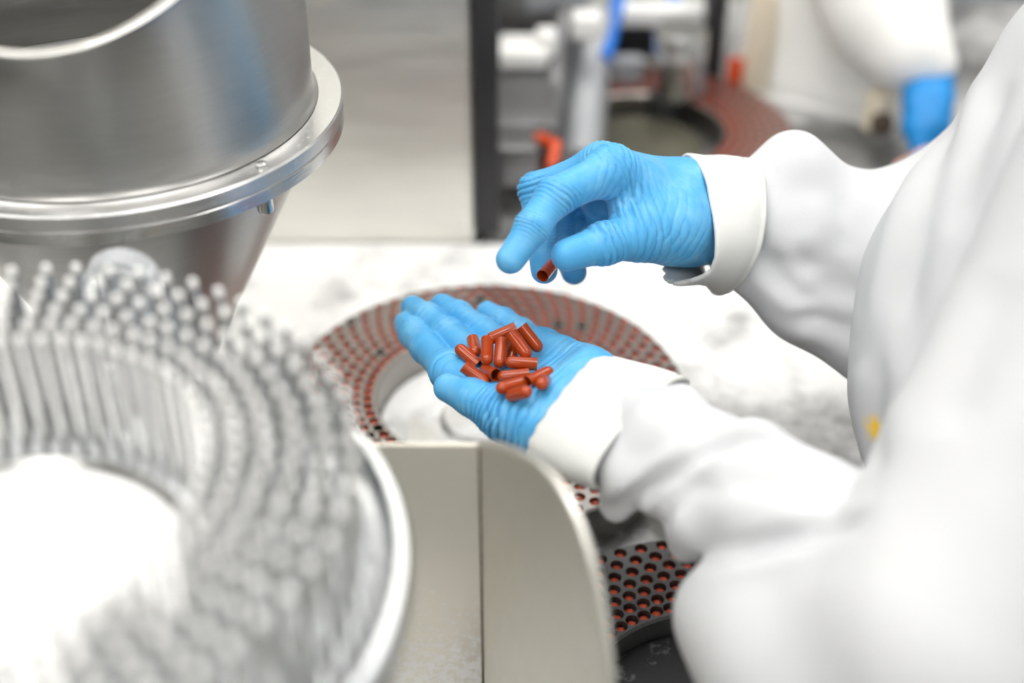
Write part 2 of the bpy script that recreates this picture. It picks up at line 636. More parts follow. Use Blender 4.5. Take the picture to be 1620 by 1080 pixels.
def ring_mesh(name, top, hole_r=0.0042, depth=0.016, thick=0.02, seg=16, seed=0):
    vs, fs = [], []

    def add(r, a, z):
        vs.append((r * math.cos(a), r * math.sin(a), z)); return len(vs) - 1
    dr = 0.0090
    for k, r in enumerate(ROW_R):
        off = 0.5 * (k % 2)
        for i in range(NPER):
            a0 = 2 * math.pi * (i + off) / NPER
            ha = math.pi / NPER
            o_, t_, b_ = [], [], []
            for s in range(seg):
                a = 2 * math.pi * s / seg
                c, sn = math.cos(a), math.sin(a)
                m = max(abs(c), abs(sn))
                o_.append(add(r + dr / 2 * c / m, a0 + ha * sn / m, top))
                cx_, cy_ = r + hole_r * c, hole_r * sn
                rr, aa = math.hypot(cx_, cy_), a0 + math.atan2(cy_, cx_)
                t_.append(add(rr, aa, top))
                b_.append(add(rr, aa, top - depth))
            for s in range(seg):
                s2 = (s + 1) % seg
                fs.append([o_[s], o_[s2], t_[s2], t_[s]])
                fs.append([t_[s], t_[s2], b_[s2], b_[s]])
            fs.append(b_)
    seg2 = 180
    bands = [(R_IN, top - thick), (R_IN, top - 0.0015), (R_IN + 0.0015, top), (ROW_R[0] - dr / 2, top)]
    bands2 = [(ROW_R[-1] + dr / 2, top), (R_OUT - 0.0015, top), (R_OUT, top - 0.0015), (R_OUT, top - thick)]
    for bd in (bands, bands2):
        idx_ = [[add(r, 2 * math.pi * i / seg2, z) for i in range(seg2)] for r, z in bd]
        for q in range(len(bd) - 1):
            for i in range(seg2):
                j = (i + 1) % seg2
                fs.append([idx_[q][i], idx_[q][j], idx_[q + 1][j], idx_[q + 1][i]])
    me = mesh_from(name, vs, fs, smooth=False)
    return me


def hole_spots():
    for k, r in enumerate(ROW_R):
        for i in range(NPER):
            a = 2 * math.pi * (i + 0.5 * (k % 2)) / NPER
            yield r * math.cos(a), r * math.sin(a)


def ring_cap_verts(r=0.0037, seg=10, L=0.010):
    """domed end of a capsule standing in its hole, top at z = 0"""
    rings = [(r, -L), (r, -r * 0.75), (r * 0.86, -r * 0.38), (r * 0.5, -r * 0.10)]
    vs = [(q * math.cos(2 * math.pi * i / seg), q * math.sin(2 * math.pi * i / seg), z) for q, z in rings for i in range(seg)]
    vs.append((0, 0, 0))
    fs = []
    for k in range(len(rings) - 1):
        for i in range(seg):
            j = (i + 1) % seg
            fs.append([k * seg + i, k * seg + j, (k + 1) * seg + j, (k + 1) * seg + i])
    b = (len(rings) - 1) * seg
    for i in range(seg):
        fs.append([b + i, b + (i + 1) % seg, len(vs) - 1])
    return vs, fs


RCV, RCF = ring_cap_verts()
rcap_me = mesh_from('capsule', RCV, RCF)
rcap_me.materials.append(M['capsule_ring'])


def fill_ring(cx_, cy_, top, sink, single, label, group, stuff_label, skip=0.0):
    """single(u, v) tells which holes are shown large enough to be built one by one"""
    vs, fs = [], []
    n = 0
    rnd = random.Random(int(cx_ * 1000) + 5)
    for x, y in hole_spots():
        if rnd.random() < skip:
            continue
        z = top - sink - rnd.uniform(0, 0.0008)
        u, v, d_ = project((cx_ + x, cy_ + y, z))
        if single is not None and single(u, v):
            o = bpy.data.objects.new('capsule', rcap_me)
            o.location = (cx_ + x, cy_ + y, z)
            C.objects.link(o)
            tag(o, label, 'capsule', group)
            n += 1
        else:
            b = len(vs)
            vs += [(p[0] + x, p[1] + y, p[2] + z) for p in RCV]
            fs += [[b + q for q in fc] for fc in RCF]
    if vs:
        me = mesh_from('capsules_in_ring', vs, fs)
        o = link('capsules_in_ring', me, M['capsule_ring'], None, (cx_, cy_, 0))
        tag(o, stuff_label, 'capsules', None, 'stuff')
    return n


ring_list = []
# middle ring under the open hand
CX, CY, CZ = -0.019, 0.815, 0.925
t = empty('hole_ring', (CX, CY, DECK), 'round steel ring full of rust capsules, lying under the open hand', 'ring')
link('ring_plate', ring_mesh('ring_plate', CZ - DECK, thick=0.0299), M['steel_ring'], t)
link('hub_disc', lathe('hub_disc', [(0.0, 0.010), (0.030, 0.010), (0.034, 0.006), (0.070, 0.006), (0.0765, 0.004), (0.0765, 0.0)], 96), M['powder_disc'] if 'powder_disc' in M else M['deck'], t)
n1 = fill_ring(CX, CY, CZ, 0.0006, lambda u, v: (490 < u < 1090 and v < 720 and not (640 < u < 960 and v > 500)) or (860 < u < 960 and 735 < v < 830),
               'rust capsule standing in a hole of the ring under the open hand', 'capsules in the ring under the open hand', 'rust capsules filling the hidden holes of the ring under the open hand', 0.04)
# near ring at the lower edge of the photo
NX, NY, NZ = 0.117, 0.533, 0.912
t = empty('hole_ring', (NX, NY, DECK), 'dark steel ring with rust capsules deep in its holes, below the near sleeve', 'ring')
link('ring_plate', ring_mesh('ring_plate', NZ - DECK, thick=0.0168, depth=0.0150), M['ring_dark'], t)
link('hub_disc', lathe('hub_disc', [(0.0, 0.004), (0.070, 0.004), (0.0755, 0.002), (0.0755, 0.0)], 64), M['hub_dark'], t)
n2 = fill_ring(NX, NY, NZ, 0.0018, lambda u, v: 925 < u < 1145 and 845 < v < 1085,
               'rust capsule sunk in a hole of the dark ring below the near sleeve', 'capsules in the dark ring below the sleeve', 'rust capsules in the unseen part of the dark ring below the sleeve')
# far ring
FX, FY, FZ = 0.125, 1.235, 0.925
t = empty('hole_ring', (FX, FY, DECK), 'distant ring of red capsules beside the blurred white machine guard', 'ring')
link('ring_plate', ring_mesh('ring_plate', FZ - DECK, thick=0.0299), M['steel_ring'], t)
link('hub_disc', lathe('hub_disc', [(0.0, 0.016), (0.055, 0.016), (0.060, 0.012), (0.060, 0.0)], 64), M['olive'], t)
fill_ring(FX, FY, FZ, 0.0004, None, '', '', 'red capsules filling the distant ring beside the white guard')
print('single ring capsules', n1, n2)

# ------------------------------------------------------------------ pin station with its heap of powder
TX, TY = -0.197, 0.400
ZT = 1.205
ZB = 1.140
t = empty('pin_station', (TX, TY, DECK), 'round steel tray with concentric rows of upright pins, blurred in front', 'pin tray')
h = ZB - DECK
link('column', lathe('column', [(0.0, 0.0), (0.09, 0.0), (0.09, 0.012), (0.055, 0.02), (0.055, h - 0.03), (0.0, h - 0.03)], 64), M['steel'], t)
link('tray', lathe('tray', [(0.0, h - 0.03), (0.140, h - 0.03), (0.153, h - 0.022), (0.1575, h - 0.004), (0.1575, h + 0.010), (0.1555, h + 0.0135), (0.1525, h + 0.0135), (0.1505, h + 0.010), (0.1500, h + 0.002), (0.147, h), (0.0, h)], 160), M['tray'], t)
link('inner_dish', lathe('inner_dish', [(0.0, h + 0.002), (0.070, h + 0.003), (0.074, h + 0.007), (0.0755, h + 0.0068), (0.0765, h)], 96), M['steel'], t)
pin_r = 0.0019
prof = [(pin_r, 0.0), (pin_r, 0.0612), (pin_r, 0.0636), (pin_r * 0.92, 0.0640), (pin_r * 0.70, 0.0646), (pin_r * 0.38, 0.0649), (0.0, 0.065)]


def pin_geo(seg=8):
    vs, fs = [], []
    for q, z in prof[:-1]:
        for i in range(seg):
            a = 2 * math.pi * i / seg
            vs.append((q * math.cos(a), q * math.sin(a), z))
    vs.append((0, 0, prof[-1][1]))
    for k in range(len(prof) - 2):
        for i in range(seg):
            j = (i + 1) % seg
            fs.append([k * seg + i, k * seg + j, (k + 1) * seg + j, (k + 1) * seg + i])
    b = (len(prof) - 2) * seg
    for i in range(seg):
        fs.append([b + i, b + (i + 1) % seg, len(vs) - 1])
    return vs, fs


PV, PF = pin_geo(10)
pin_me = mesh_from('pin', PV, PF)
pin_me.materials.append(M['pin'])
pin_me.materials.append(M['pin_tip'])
TIPZ = 0.0611


def highlight_tips(me):
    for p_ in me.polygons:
        if all(me.vertices[v_].co.z > TIPZ + tip_off for v_ in p_.vertices):
            p_.material_index = 1  # tip faces take the painted highlight colour


tip_off = 0.0
highlight_tips(pin_me)
sv, sf = [], []
npin = 0
for k in range(6):
    r = 0.0840 + 0.0108 * k
    for i in range(62):
        a = 2 * math.pi * (i + 0.30) / 62
        x, y = r * math.cos(a), r * math.sin(a)
        u, v, d_ = project((TX + x, TY + y, ZT))
        if -25 < u < 700 and v < 1150 and npin < 300:
            o = bpy.data.objects.new('pin', pin_me)
            o.location = (x, y, h)
            o.rotation_euler = (random.uniform(-0.012, 0.012), random.uniform(-0.012, 0.012), 0)
            C.objects.link(o); o.parent = t
            npin += 1
        else:
            b = len(sv)
            sv += [(p[0] + x, p[1] + y, p[2] + h) for p in PV]
            sf += [[b + q for q in fc] for fc in PF]
if sv:
    o = link('pin_rows', mesh_from('pin_rows', sv, sf), M['pin'], t)
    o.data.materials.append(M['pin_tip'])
    tip_off = h
    highlight_tips(o.data)
    o['kind'] = 'stuff'
print('pins', npin)
# powder heap in the dish
vs, fs = [], []
nr, ns = 26, 80
for i in range(nr + 1):
    r = 0.072 * i / nr
    for s in range(ns):
        a = 2 * math.pi * s / ns
        x, y = r * math.cos(a), r * math.sin(a)
        q = np.array([[x, y, 0.3]])
        edge = 1 - (r / (0.068 + 0.004 * math.sin(3 * a + 1))) ** 2
        z = 0.013 * max(edge, 0) + 0.0035 * vnoise(q, 70.0, 2)[0] * max(edge, 0) + 0.0012 * vnoise(q, 220.0, 4)[0] * max(edge, 0)
        z -= 0.006 * math.exp(-((x - 0.005) ** 2 + (y + 0.015) ** 2) / 0.0002)
        vs.append((x, y, max(z, 0.0004 if i < nr else -0.002)))
for i in range(nr):
    for s in range(ns):
        s2 = (s + 1) % ns
        fs.append([i * ns + s, (i + 1) * ns + s, (i + 1) * ns + s2, i * ns + s2])
o = link('powder_heap', mesh_from('powder_heap', vs, fs), M['powder'], None, (TX, TY, ZB + 0.0032))
tag(o, 'heap of fine white powder in the middle of the pin tray', 'powder', None, 'stuff')

# clear rounded handle behind the pins
t = empty('clear_guard', (P(192, 450, 0.70).x, P(192, 450, 0.70).y, DECK), 'clear rounded plastic guard standing between the pins and the hopper cone', 'guard')
zc = P(192, 450, 0.70).z - DECK
bm = bmesh.new()
w_, ht = 0.0185, zc + 0.018
ol = [(-w_, 0.0)] + [(-w_, zc)] + [(-w_ * math.cos(a), zc + 0.017 * math.sin(a)) for a in [math.pi * q / 16 for q in range(1, 16)]] + [(w_, zc), (w_, 0.0)]
vf = [bm.verts.new((x, -0.010, z)) for x, z in ol]
f0 = bm.faces.new(vf)
ex = bmesh.ops.extrude_face_region(bm, geom=[f0])
for v in [g for g in ex['geom'] if isinstance(g, bmesh.types.BMVert)]:
    v.co.y += 0.020
bmesh.ops.bevel(bm, geom=[e for e in bm.edges], offset=0.003, segments=3, affect='EDGES')
link('guard_body', bm_mesh('guard_body', bm, True, math.radians(40)), M['clear'], t)
link('clamp_bar', box_mesh('clamp_bar', 0.030, 0.004, 0.006, 0.001), M['steel'], t, (0, -0.0125, zc - 0.004))
link('clamp_screw', lathe('clamp_screw', [(0.0, 0.0), (0.004, 0.0), (0.004, 0.016), (0.0, 0.018)], 16), M['brown'], t, (0.001, -0.016, zc - 0.024))

# ------------------------------------------------------------------ steel hopper
HX, HY, HZ = -0.243, 0.789, 1.165
t = empty('hopper', (HX, HY, DECK), 'large polished steel hopper with bolted flange and slanted open top', 'hopper')
q0 = HZ - DECK
cam_dir = math.atan2(-HY, -HX)


def slant(r, z, a):
    if z < q0 + 0.05:
        return z
    base = q0 + 0.083 + 0.80 * 0.122 * (1 - math.cos(a - cam_dir + 0.32))
    f_ = (z - (q0 + 0.05)) / 0.033
    return (q0 + 0.05) + (base - (q0 + 0.05)) * f_


link('bowl', lathe('bowl', [(0.1250, q0 + 0.0005), (0.1236, q0 + 0.0020), (0.1226, q0 + 0.005), (0.122, q0 + 0.012), (0.122, q0 + 0.05), (0.122, q0 + 0.080), (0.1238, q0 + 0.083),
                            (0.1215, q0 + 0.0845), (0.1165, q0 + 0.0845), (0.1155, q0 + 0.083), (0.1185, q0 + 0.080), (0.119, q0 + 0.05), (0.119, q0 - 0.02)], 160, zfun=slant), M['steel_hop'], t)
link('pale_shell', lathe('pale_shell', [(0.1178, q0 - 0.015), (0.1178, q0 + 0.05), (0.1150, q0 + 0.0795), (0.1146, q0 + 0.0795), (0.1170, q0 + 0.05), (0.1170, q0 - 0.015)], 128, zfun=slant), M['steel_pale_shell'], t)  # added shell, not a hopper part; its pale steel brightens the interior
fl = link('flange', lathe('flange', [(0.100, q0 - 0.0095), (0.1392, q0 - 0.0095), (0.140, q0 - 0.0087), (0.140, q0 - 0.0012), (0.1388, q0), (0.118, q0)], 160), M['steel_flange'], t)
link('lower_flange', lathe('lower_flange', [(0.100, q0 - 0.010), (0.1385, q0 - 0.010), (0.1393, q0 - 0.0108), (0.1393, q0 - 0.0182), (0.1383, q0 - 0.019), (0.110, q0 - 0.019)], 160), M['steel'], t)
link('cone', lathe('cone', [(0.118, q0 - 0.012), (0.122, q0 - 0.019), (0.121, q0 - 0.024), (0.052, q0 - 0.165), (0.042, q0 - 0.19), (0.042, 0.0), (0.0, 0.0)], 128), M['steel_hop'], t)
bolt_a = math.atan2(P(418, 259, 0.79).y - HY, P(418, 259, 0.79).x - HX)
for k in range(3):
    a = bolt_a + k * math.pi * 2 / 3
    b = link('bolt', lathe('bolt', [(0.0, 0.0026), (0.0022, 0.0026), (0.0034, 0.0020), (0.0036, 0.0), (0.0, 0.0)], 20), M['steel'], t, (0.1325 * math.cos(a), 0.1325 * math.sin(a), q0))
    link('nut', lathe('nut', [(0.0, 0.0), (0.0048, 0.0), (0.0048, -0.008), (0.0042, -0.0095), (0.0, -0.0095)], 16), M['steel'], b, (0, 0, -0.019))
# sloping sheet seen inside the mouth
bm = bmesh.new()
pl = []
for i in range(13):
    s = -0.09 + 0.18 * i / 12
    pl.append((bm.verts.new((s, 0.045 - 0.35 * s * s / 0.1, q0 + 0.155)), bm.verts.new((s * 0.8, -0.03 - 0.2 * s * s / 0.1, q0 + 0.055))))
for i in range(12):
    bm.faces.new([pl[i][0], pl[i + 1][0], pl[i + 1][1], pl[i][1]])
ch = bm_mesh('inner_chute', bm, True)
o = link('inner_chute', ch, M['steel_hop'], t)
so = o.modifiers.new('thick', 'SOLIDIFY'); so.thickness = 0.002
o.rotation_euler = (0, 0, 0.3)

# ------------------------------------------------------------------ steel discharge scoop in front
c0 = P(757, 704, 0.70)
ANG = math.radians(65)
sd = Vector((math.cos(ANG), -math.sin(ANG), 0))
nrm = Vector((math.sin(ANG), math.cos(ANG), 0))
t = empty('scoop', (c0.x, c0.y, DECK), 'open brushed steel scoop with a rounded side wall, dusted with powder', 'scoop')
top = c0.z - DECK


def plate(outline, origin, ux, thick_dir, th, name, mat, bev=0.0006):
    """flat sheet: outline of (s, z) in the plane through origin along ux"""
    bm = bmesh.new()
    vv = [bm.verts.new(origin + ux * s + Vector((0, 0, z))) for s, z in outline]
    f_ = bm.faces.new(vv)
    e_ = bmesh.ops.extrude_face_region(bm, geom=[f_])
    for v in [g for g in e_['geom'] if isinstance(g, bmesh.types.BMVert)]:
        v.co += thick_dir * th
    bmesh.ops.bevel(bm, geom=[e for e in bm.edges], offset=bev, segments=2, affect='EDGES')
    return link(name, bm_mesh(name, bm, True, math.radians(35)), M[mat], t)


plate([(0, 0), (0, top), (-0.20, top), (-0.20, 0)], Vector((0, 0, 0)), Vector((1, 0, 0)), Vector((0, 1, 0)), 0.0025, 'back_plate', 'steel_back')
rim_px = [(762, 704), (785, 707), (812, 716), (842, 733), (870, 757), (893, 790), (912, 832), (928, 880), (940, 930), (950, 985), (957, 1040), (961, 1095), (962, 1160)]
ol = []
for u, v in rim_px:
    q = P(u, v, 1.0) - CAM
    # meet the sight line with the plane of the side wall
    tt = (c0 - CAM).dot(nrm) / q.dot(nrm)
    w = CAM + q * tt - Vector((c0.x, c0.y, DECK))
    ol.append((w.dot(sd), w.z))
ol = [(0.0, 0.0), (0.0, top)] + ol[1:] + [(ol[-1][0] + 0.004, 0.0)]
side = plate(ol, Vector((0.0005, 0, 0)), sd, nrm, 0.0022, 'side_wall', 'steel_scoop')
pts = [Vector((0.0005, 0, 0)) + sd * s + Vector((0, 0, z)) + nrm * 0.0012 for s, z in ol[1:-1]]
link('rolled_edge', tube_mesh('rolled_edge', pts, 0.0024, 10), M['steel_scoop'], t)
link('weld_seam', tube_mesh('weld_seam', [(0.0004, -0.0003, 0.0), (0.0004, -0.0003, top - 0.002)], 0.0006, 8), M['weld'] if 'weld' in M else M['dark'], t)
far_s = ol[-1][0]
fp = sd * far_s
bm = bmesh.new()
vv = [bm.verts.new(v) for v in (Vector((0, 0, 0)), fp, fp + Vector((-0.25, 0, 0)), Vector((-0.20, 0, 0)))]
f_ = bm.faces.new(vv)
e_ = bmesh.ops.extrude_face_region(bm, geom=[f_])
for v in [g for g in e_['geom'] if isinstance(g, bmesh.types.BMVert)]:
    v.co.z += 0.003
link('floor_plate', bm_mesh('floor_plate', bm), M['steel_back'], t)

# ------------------------------------------------------------------ the second machine, out of focus
def thing_box(name, label, cat, mat, u0, u1, v0, v1, d, depth, bev=0.004, rot=(0, 0, 0), group=None):
    """block whose front face fills u0..u1, v0..v1 at depth d"""
    a, b = P(u0, v1, d), P(u1, v0, d)
    c = (a + b) / 2
    hgt = abs(b.z - a.z)
    # an upright face: measure height on the vertical plane through the lower edge
    q = P((u0 + u1) / 2, v0, 1.0) - CAM
    tt = (a.y - CAM.y) / q.y
    ztop = CAM.z + q.z * tt
    sz = max(0.005, ztop - a.z)
    o = place_box(name, mat, (c.x, a.y + depth / 2, a.z + sz / 2), (abs(b.x - a.x), depth, sz), None, rot, min(bev, sz / 3, depth / 3))
    return tag(o, label, cat, group)


t = empty('far_machine', (0.35, 1.62, 0.0), 'blurred second machine with dark base behind the gloved hands', 'machine')
link('base', box_mesh('base', 1.03, 0.55, DECK - 0.004, 0.01, center=(0.135, -0.27, (DECK - 0.004) / 2)), M['grey_dark'], t)
link('table_top', box_mesh('table_top', 1.03, 0.56, 0.004, 0.001, center=(0.139, -0.265, DECK - 0.002)), M['base_top'], t)


def fpart(name, mat, u0, u1, v0, v1, d, depth, bev=0.004):
    a, b = P(u0, v1, d), P(u1, v0, d)
    q = P((u0 + u1) / 2, v0, 1.0) - CAM
    ztop = CAM.z + q.z * ((a.y - CAM.y) / q.y)
    sz = max(0.005, ztop - a.z)
    c = Vector(((a.x + b.x) / 2, a.y + depth / 2, a.z + sz / 2)) - t.location
    return link(name, box_mesh(name, abs(b.x - a.x), depth, sz, min(bev, sz / 3, depth / 3)), M[mat], t, c)


def ftube(name, mat, pts, r, seg=14):
    return link(name, tube_mesh(name, [P(*p) - t.location for p in pts], r, seg), M[mat], t)


fpart('dark_gap', 'dark', 751, 790, -40, 372, 1.24, 0.03)  # dark block standing in for the shaded gap beside the cabinet
fpart('housing', 'grey_dark', 760, 905, -60, 150, 1.47, 0.10)
fpart('housing_plate', 'cream', 795, 832, -30, 74, 1.44, 0.01)
fpart('clamp_block', 'white_plastic', 790, 866, 84, 112, 1.36, 0.05)
fpart('clamp_top', 'white_plastic', 848, 880, 58, 96, 1.37, 0.03)
fpart('drip_tray', 'grey_dark', 755, 885, 196, 222, 1.28, 0.12)
fpart('gear_box', 'grey_dark', 768, 852, 236, 300, 1.25, 0.05)
ftube('arm_lower', 'grey_dark', [(893, 20, 1.42), (880, 120, 1.37), (862, 235, 1.30)], 0.013)
ftube('column', 'column_alu' if 'column_alu' in M else 'grey', [(945, 40, 1.45), (930, 130, 1.40), (918, 265, 1.30)], 0.021)
fpart('joint_block', 'white_plastic', 905, 950, 30, 66, 1.36, 0.03)
fpart('head_plate', 'grey', 828, 932, -20, 24, 1.42, 0.06)
ftube('blue_hose', 'blue', [(985, -60, 1.48), (976, 10, 1.46), (962, 70, 1.42), (955, 96, 1.40)], 0.008)
ftube('blue_hose', 'blue', [(1070, -60, 1.50), (1066, 4, 1.48), (1064, 22, 1.47)], 0.008)
fpart('cross_beam', 'white_plastic', 975, 1140, 16, 44, 1.46, 0.03)
fpart('motor_box', 'dark', 965, 1040, 46, 92, 1.50, 0.06)
fpart('slide_plate', 'grey', 932, 1015, 96, 176, 1.47, 0.02)
cpos = P(1072, 120, 1.40) - t.location
link('metal_cup', lathe('metal_cup', [(0.0, 0.05), (0.024, 0.05), (0.026, 0.047), (0.026, 0.022), (0.018, 0.012), (0.018, -0.02), (0.0, -0.02)], 40), M['steel'], t, cpos)
link('cup_stem', lathe('cup_stem', [(0.0, 0.0), (0.016, 0.0), (0.016, -0.05), (0.0, -0.05)], 24), M['dark'], t, cpos + Vector((-0.012, 0, -0.02)))
fpart('guide_rail', 'dark', 1112, 1142, -40, 128, 1.47, 0.04)
fpart('side_bracket', 'grey', 1088, 1112, 60, 165, 1.43, 0.02)
ftube('orange_knob', 'orange', [(850, 218, 1.25), (868, 222, 1.24)], 0.005)
ftube('orange_lever', 'orange', [(880, 226, 1.24), (872, 262, 1.22)], 0.005)

# white guard sheet and what lies beside it
g0, g1 = onz(1150, 146, DECK), onz(1420, 205, DECK)
gx = (g1 - g0); gl = gx.length; gx.normalize()
t = empty('machine_guard', g0, 'large blurred white plastic guard standing behind the distant red ring', 'guard')
bm = bmesh.new()
gn = Vector((-gx.y, gx.x, 0))
rows = []
for i in range(31):
    s = i / 30
    rows.append([bm.verts.new(gx * (gl * s) + Vector((0, 0, z)) + gn * (0.15 * z / 0.35 + 0.004 * math.sin(7 * s + z * 9)) - gx * 0.0) for z in (0.0, 0.02, 0.08, 0.16, 0.25, 0.35)])
for i in range(30):
    for k in range(5):
        bm.faces.new([rows[i][k], rows[i + 1][k], rows[i + 1][k + 1], rows[i][k + 1]])
o = link('sheet', bm_mesh('sheet', bm, True), M['white_sheet'], t)
so = o.modifiers.new('thick', 'SOLIDIFY'); so.thickness = 0.006
link('foot_rail', tube_mesh('foot_rail', [Vector((0, 0, 0.004)) - gn * 0.004, gx * gl + Vector((0, 0, 0.004)) - gn * 0.004], 0.006, 10), M['white_plastic'], t)

f = Field((0.25, 1.05, 0.88), (0.62, 1.65, 1.30), 0.006)
f.chain([P(1365, -80, 1.38), P(1400, 20, 1.37), P(1440, 82, 1.35)], [0.062, 0.050, 0.033], 0.04)
f.chain([P(1440, 82, 1.35), P(1490, 106, 1.34)], [0.03, 0.011], 0.03)
V, F = f.mesh(); V = relax(V, F, 2)
o = link('white_cover', np_mesh('white_cover', V, F), M['white_sheet'])
tag(o, 'blurred white cloth cover flaring out above the bright blue bundle', 'cover')
f = Field((0.28, 1.00, 0.88), (0.56, 1.45, 1.20), 0.004)
f.chain([P(1492, 128, 1.34), P(1468, 165, 1.33), P(1462, 205, 1.32), P(1460, 236, 1.31)], [0.012, 0.020, 0.018, 0.012], 0.015)
f.chain([P(1455, 140, 1.34), P(1448, 200, 1.32)], [0.014, 0.010], 0.01)
V, F = f.mesh(); Nn = normals(V, F); V = relax(V + Nn * (vnoise(V, 60, 3) * 0.003)[:, None], F, 1)
o = link('blue_bundle', np_mesh('blue_bundle', V, F), M['bluebag'])
tag(o, 'bright blue crumpled bundle beside the shoulder of the white coat', 'bundle')
o = link('pink_cloth', (lambda: (lambda g: np_mesh('pink_cloth', *g))((lambda f: (f.chain([P(1425, 268, 1.29), P(1470, 258, 1.28), P(1500, 262, 1.27)], [0.008, 0.013, 0.010], 0.01), f.mesh())[1])(Field((0.28, 0.95, 0.86), (0.56, 1.35, 1.10), 0.004))))(), M['pink'])
tag(o, 'pale pink folded cloth lying below the bright blue bundle', 'cloth')
t = empty('latch_knob', P(1383, 200, 1.395), 'small cream knob with brown cap at the foot of the white guard', 'knob')
link('stem', lathe('stem', [(0.0, 0.0), (0.013, 0.0), (0.012, 0.035), (0.0, 0.036)], 24), M['cream'], t, (0, 0, 0.0))
link('cap', lathe('cap', [(0.0, 0.0), (0.010, 0.0), (0.012, 0.010), (0.008, 0.018), (0.0, 0.019)], 24), M['brown'], t, (0.003, -0.014, 0.002))
t = empty('warning_tag', P(1178, 128, 1.47), 'cream plate with orange corner fixed beside the white guard', 'plate')
a = link('plate', box_mesh('plate', 0.030, 0.006, 0.12, 0.002), M['cream'], t, (0.012, 0, 0.05))
link('corner', box_mesh('corner', 0.016, 0.008, 0.03, 0.002), M['orange'], t, (-0.012, -0.004, 0.012))
b0 = onz(1560, -20, DECK)
o = place_box('side_cabinet', 'greyblue', (1.05, 2.35, 0.50), (1.00, 0.5, 1.00))
tag(o, 'plain grey-blue cabinet far behind the shoulder of the white coat', 'cabinet')
# ------------------------------------------------------------------ the operator in the white coat
DBG = []


def reach(parent, uv, L, far=True):
    """the point on the sight line of uv that lies one bone length L from the joint before it"""
    o = CAM
    q = (P(uv[0], uv[1], 1.0) - CAM)
    qn = q.normalized()
    t0 = (parent - o).dot(qn)
    c = o + qn * t0
    h2 = L * L - (c - parent).length_squared
    if h2 <= 0:
        return parent + (c - parent)
    return c + qn * (math.sqrt(h2) * (1 if far else -1))


def crease(V, Nn, at, axis, width, reachr, amp, n, seed):
    """thin folds of the rubber running round a joint"""
    rel = V - np.array(at)
    ax = np.array(axis, float); ax /= np.linalg.norm(ax)
    s = rel @ ax
    rad = np.linalg.norm(rel - s[:, None] * ax, axis=1)
    wob = vnoise(V, 55.0, seed) * 0.0030 + vnoise(V, 150.0, seed + 3) * 0.0010
    ph = (s + wob) / (width / n)
    mask = np.exp(-(s / width) ** 2 * 2.5) * np.clip((reachr - rad) / (0.25 * reachr), 0, 1)
    mask = mask * np.clip(0.65 + 0.8 * vnoise(V, 60.0, seed + 9), 0.15, 1)
    prof = (-np.power(1 - np.abs(np.sin(np.pi * ph)), 2.5) + 0.25) * 1.7
    return Nn * (amp * mask * prof)[:, None]


def build_glove(name, joints, palm_fn, wrinkles, res=0.0009, blend=(0.010, 0.010, 0.010, 0.010, 0.006)):
    allp = np.array([list(p) for ch in joints for (p, r) in ch])
    lo, hi = allp.min(0) - 0.045, allp.max(0) + 0.045
    base = Field(lo, hi, res)
    palm_fn(base)
    out = None
    for ci, ch in enumerate(joints):
        f = Field(lo, hi, res)
        f.D = base.D.copy()
        pts = [p for p, r in ch]
        rads = [r for p, r in ch]
        # the finger on its own, then blended into the palm
        g = Field(lo, hi, res)
        for i in range(len(pts) - 1):
            g.cone(pts[i], pts[i + 1], rads[i], rads[i + 1], 0.004)
        f.D = Field.smin(base.D, g.D, blend[ci])
        out = f.D if out is None else Field.smin(out, f.D, 0.0012)
    base.D = out
    V, F = base.mesh()
    V = relax(V, F, 2, 0.5)
    Nn = normals(V, F)
    dsp = np.zeros_like(V)
    for w in wrinkles:
        dsp += crease(V, Nn, *w)
    dsp += Nn * (vnoise(V, 70.0, 5) * 0.0004)[:, None]
    V = V + dsp
    return np_mesh(name, V, F)


person = empty('person', (0.46, 0.50, 0.0), 'operator in white coat and blue gloves holding rust-red capsules over the machine', 'person')
PO = Vector(person.location)


def pchild(name, me, mat, parent=person):
    o = link(name, me, mat, parent)
    if parent is person:
        o.location = -PO
    return o


# --- open palm (left hand): wrist at the cuff, fingers pointing away from the camera
W = P(906, 648, 0.7960)
WI = P(960, 664, 0.7808)                       # inside the cuff
iM, mM, rM, pM = P(712, 588, 0.8416), P(766, 570, 0.8528), P(816, 558, 0.8592), P(862, 551, 0.8608)
LJ = []


def finger(M0, uvs, Ls, rads, fars=(True, True, True)):
    pts = [M0]
    for uv, L, f in zip(uvs, Ls, fars):
        pts.append(reach(pts[-1], uv, L, f))
    DBG.append([tuple(round(x, 1) if i < 2 else round(x, 3) for i, x in enumerate(project(p))) for p in pts])
    return list(zip(pts, rads))


LJ.append(finger(iM, [(676, 551), (655, 528), (641, 512)], (0.0378, 0.0224, 0.0163), (0.0098, 0.0096, 0.0090, 0.0078)))
LJ.append(finger(mM, [(708, 529), (676, 504), (653, 487)], (0.0404, 0.0249, 0.0181), (0.0105, 0.0100, 0.0092, 0.0080)))
LJ.append(finger(rM, [(758, 523), (725, 499), (699, 483)], (0.0378, 0.0241, 0.0181), (0.0102, 0.0096, 0.0088, 0.0078)))
LJ.append(finger(pM, [(824, 526), (796, 507), (772, 493)], (0.0292, 0.0181, 0.0155), (0.0095, 0.0086, 0.0078, 0.0070)))
thumb = [(P(866, 676, 0.7808), 0.0165), (P(797, 655, 0.7968), 0.0130), (P(745, 628, 0.8080), 0.0104), (P(709, 613, 0.8176), 0.0084)]
LJ.append(thumb)


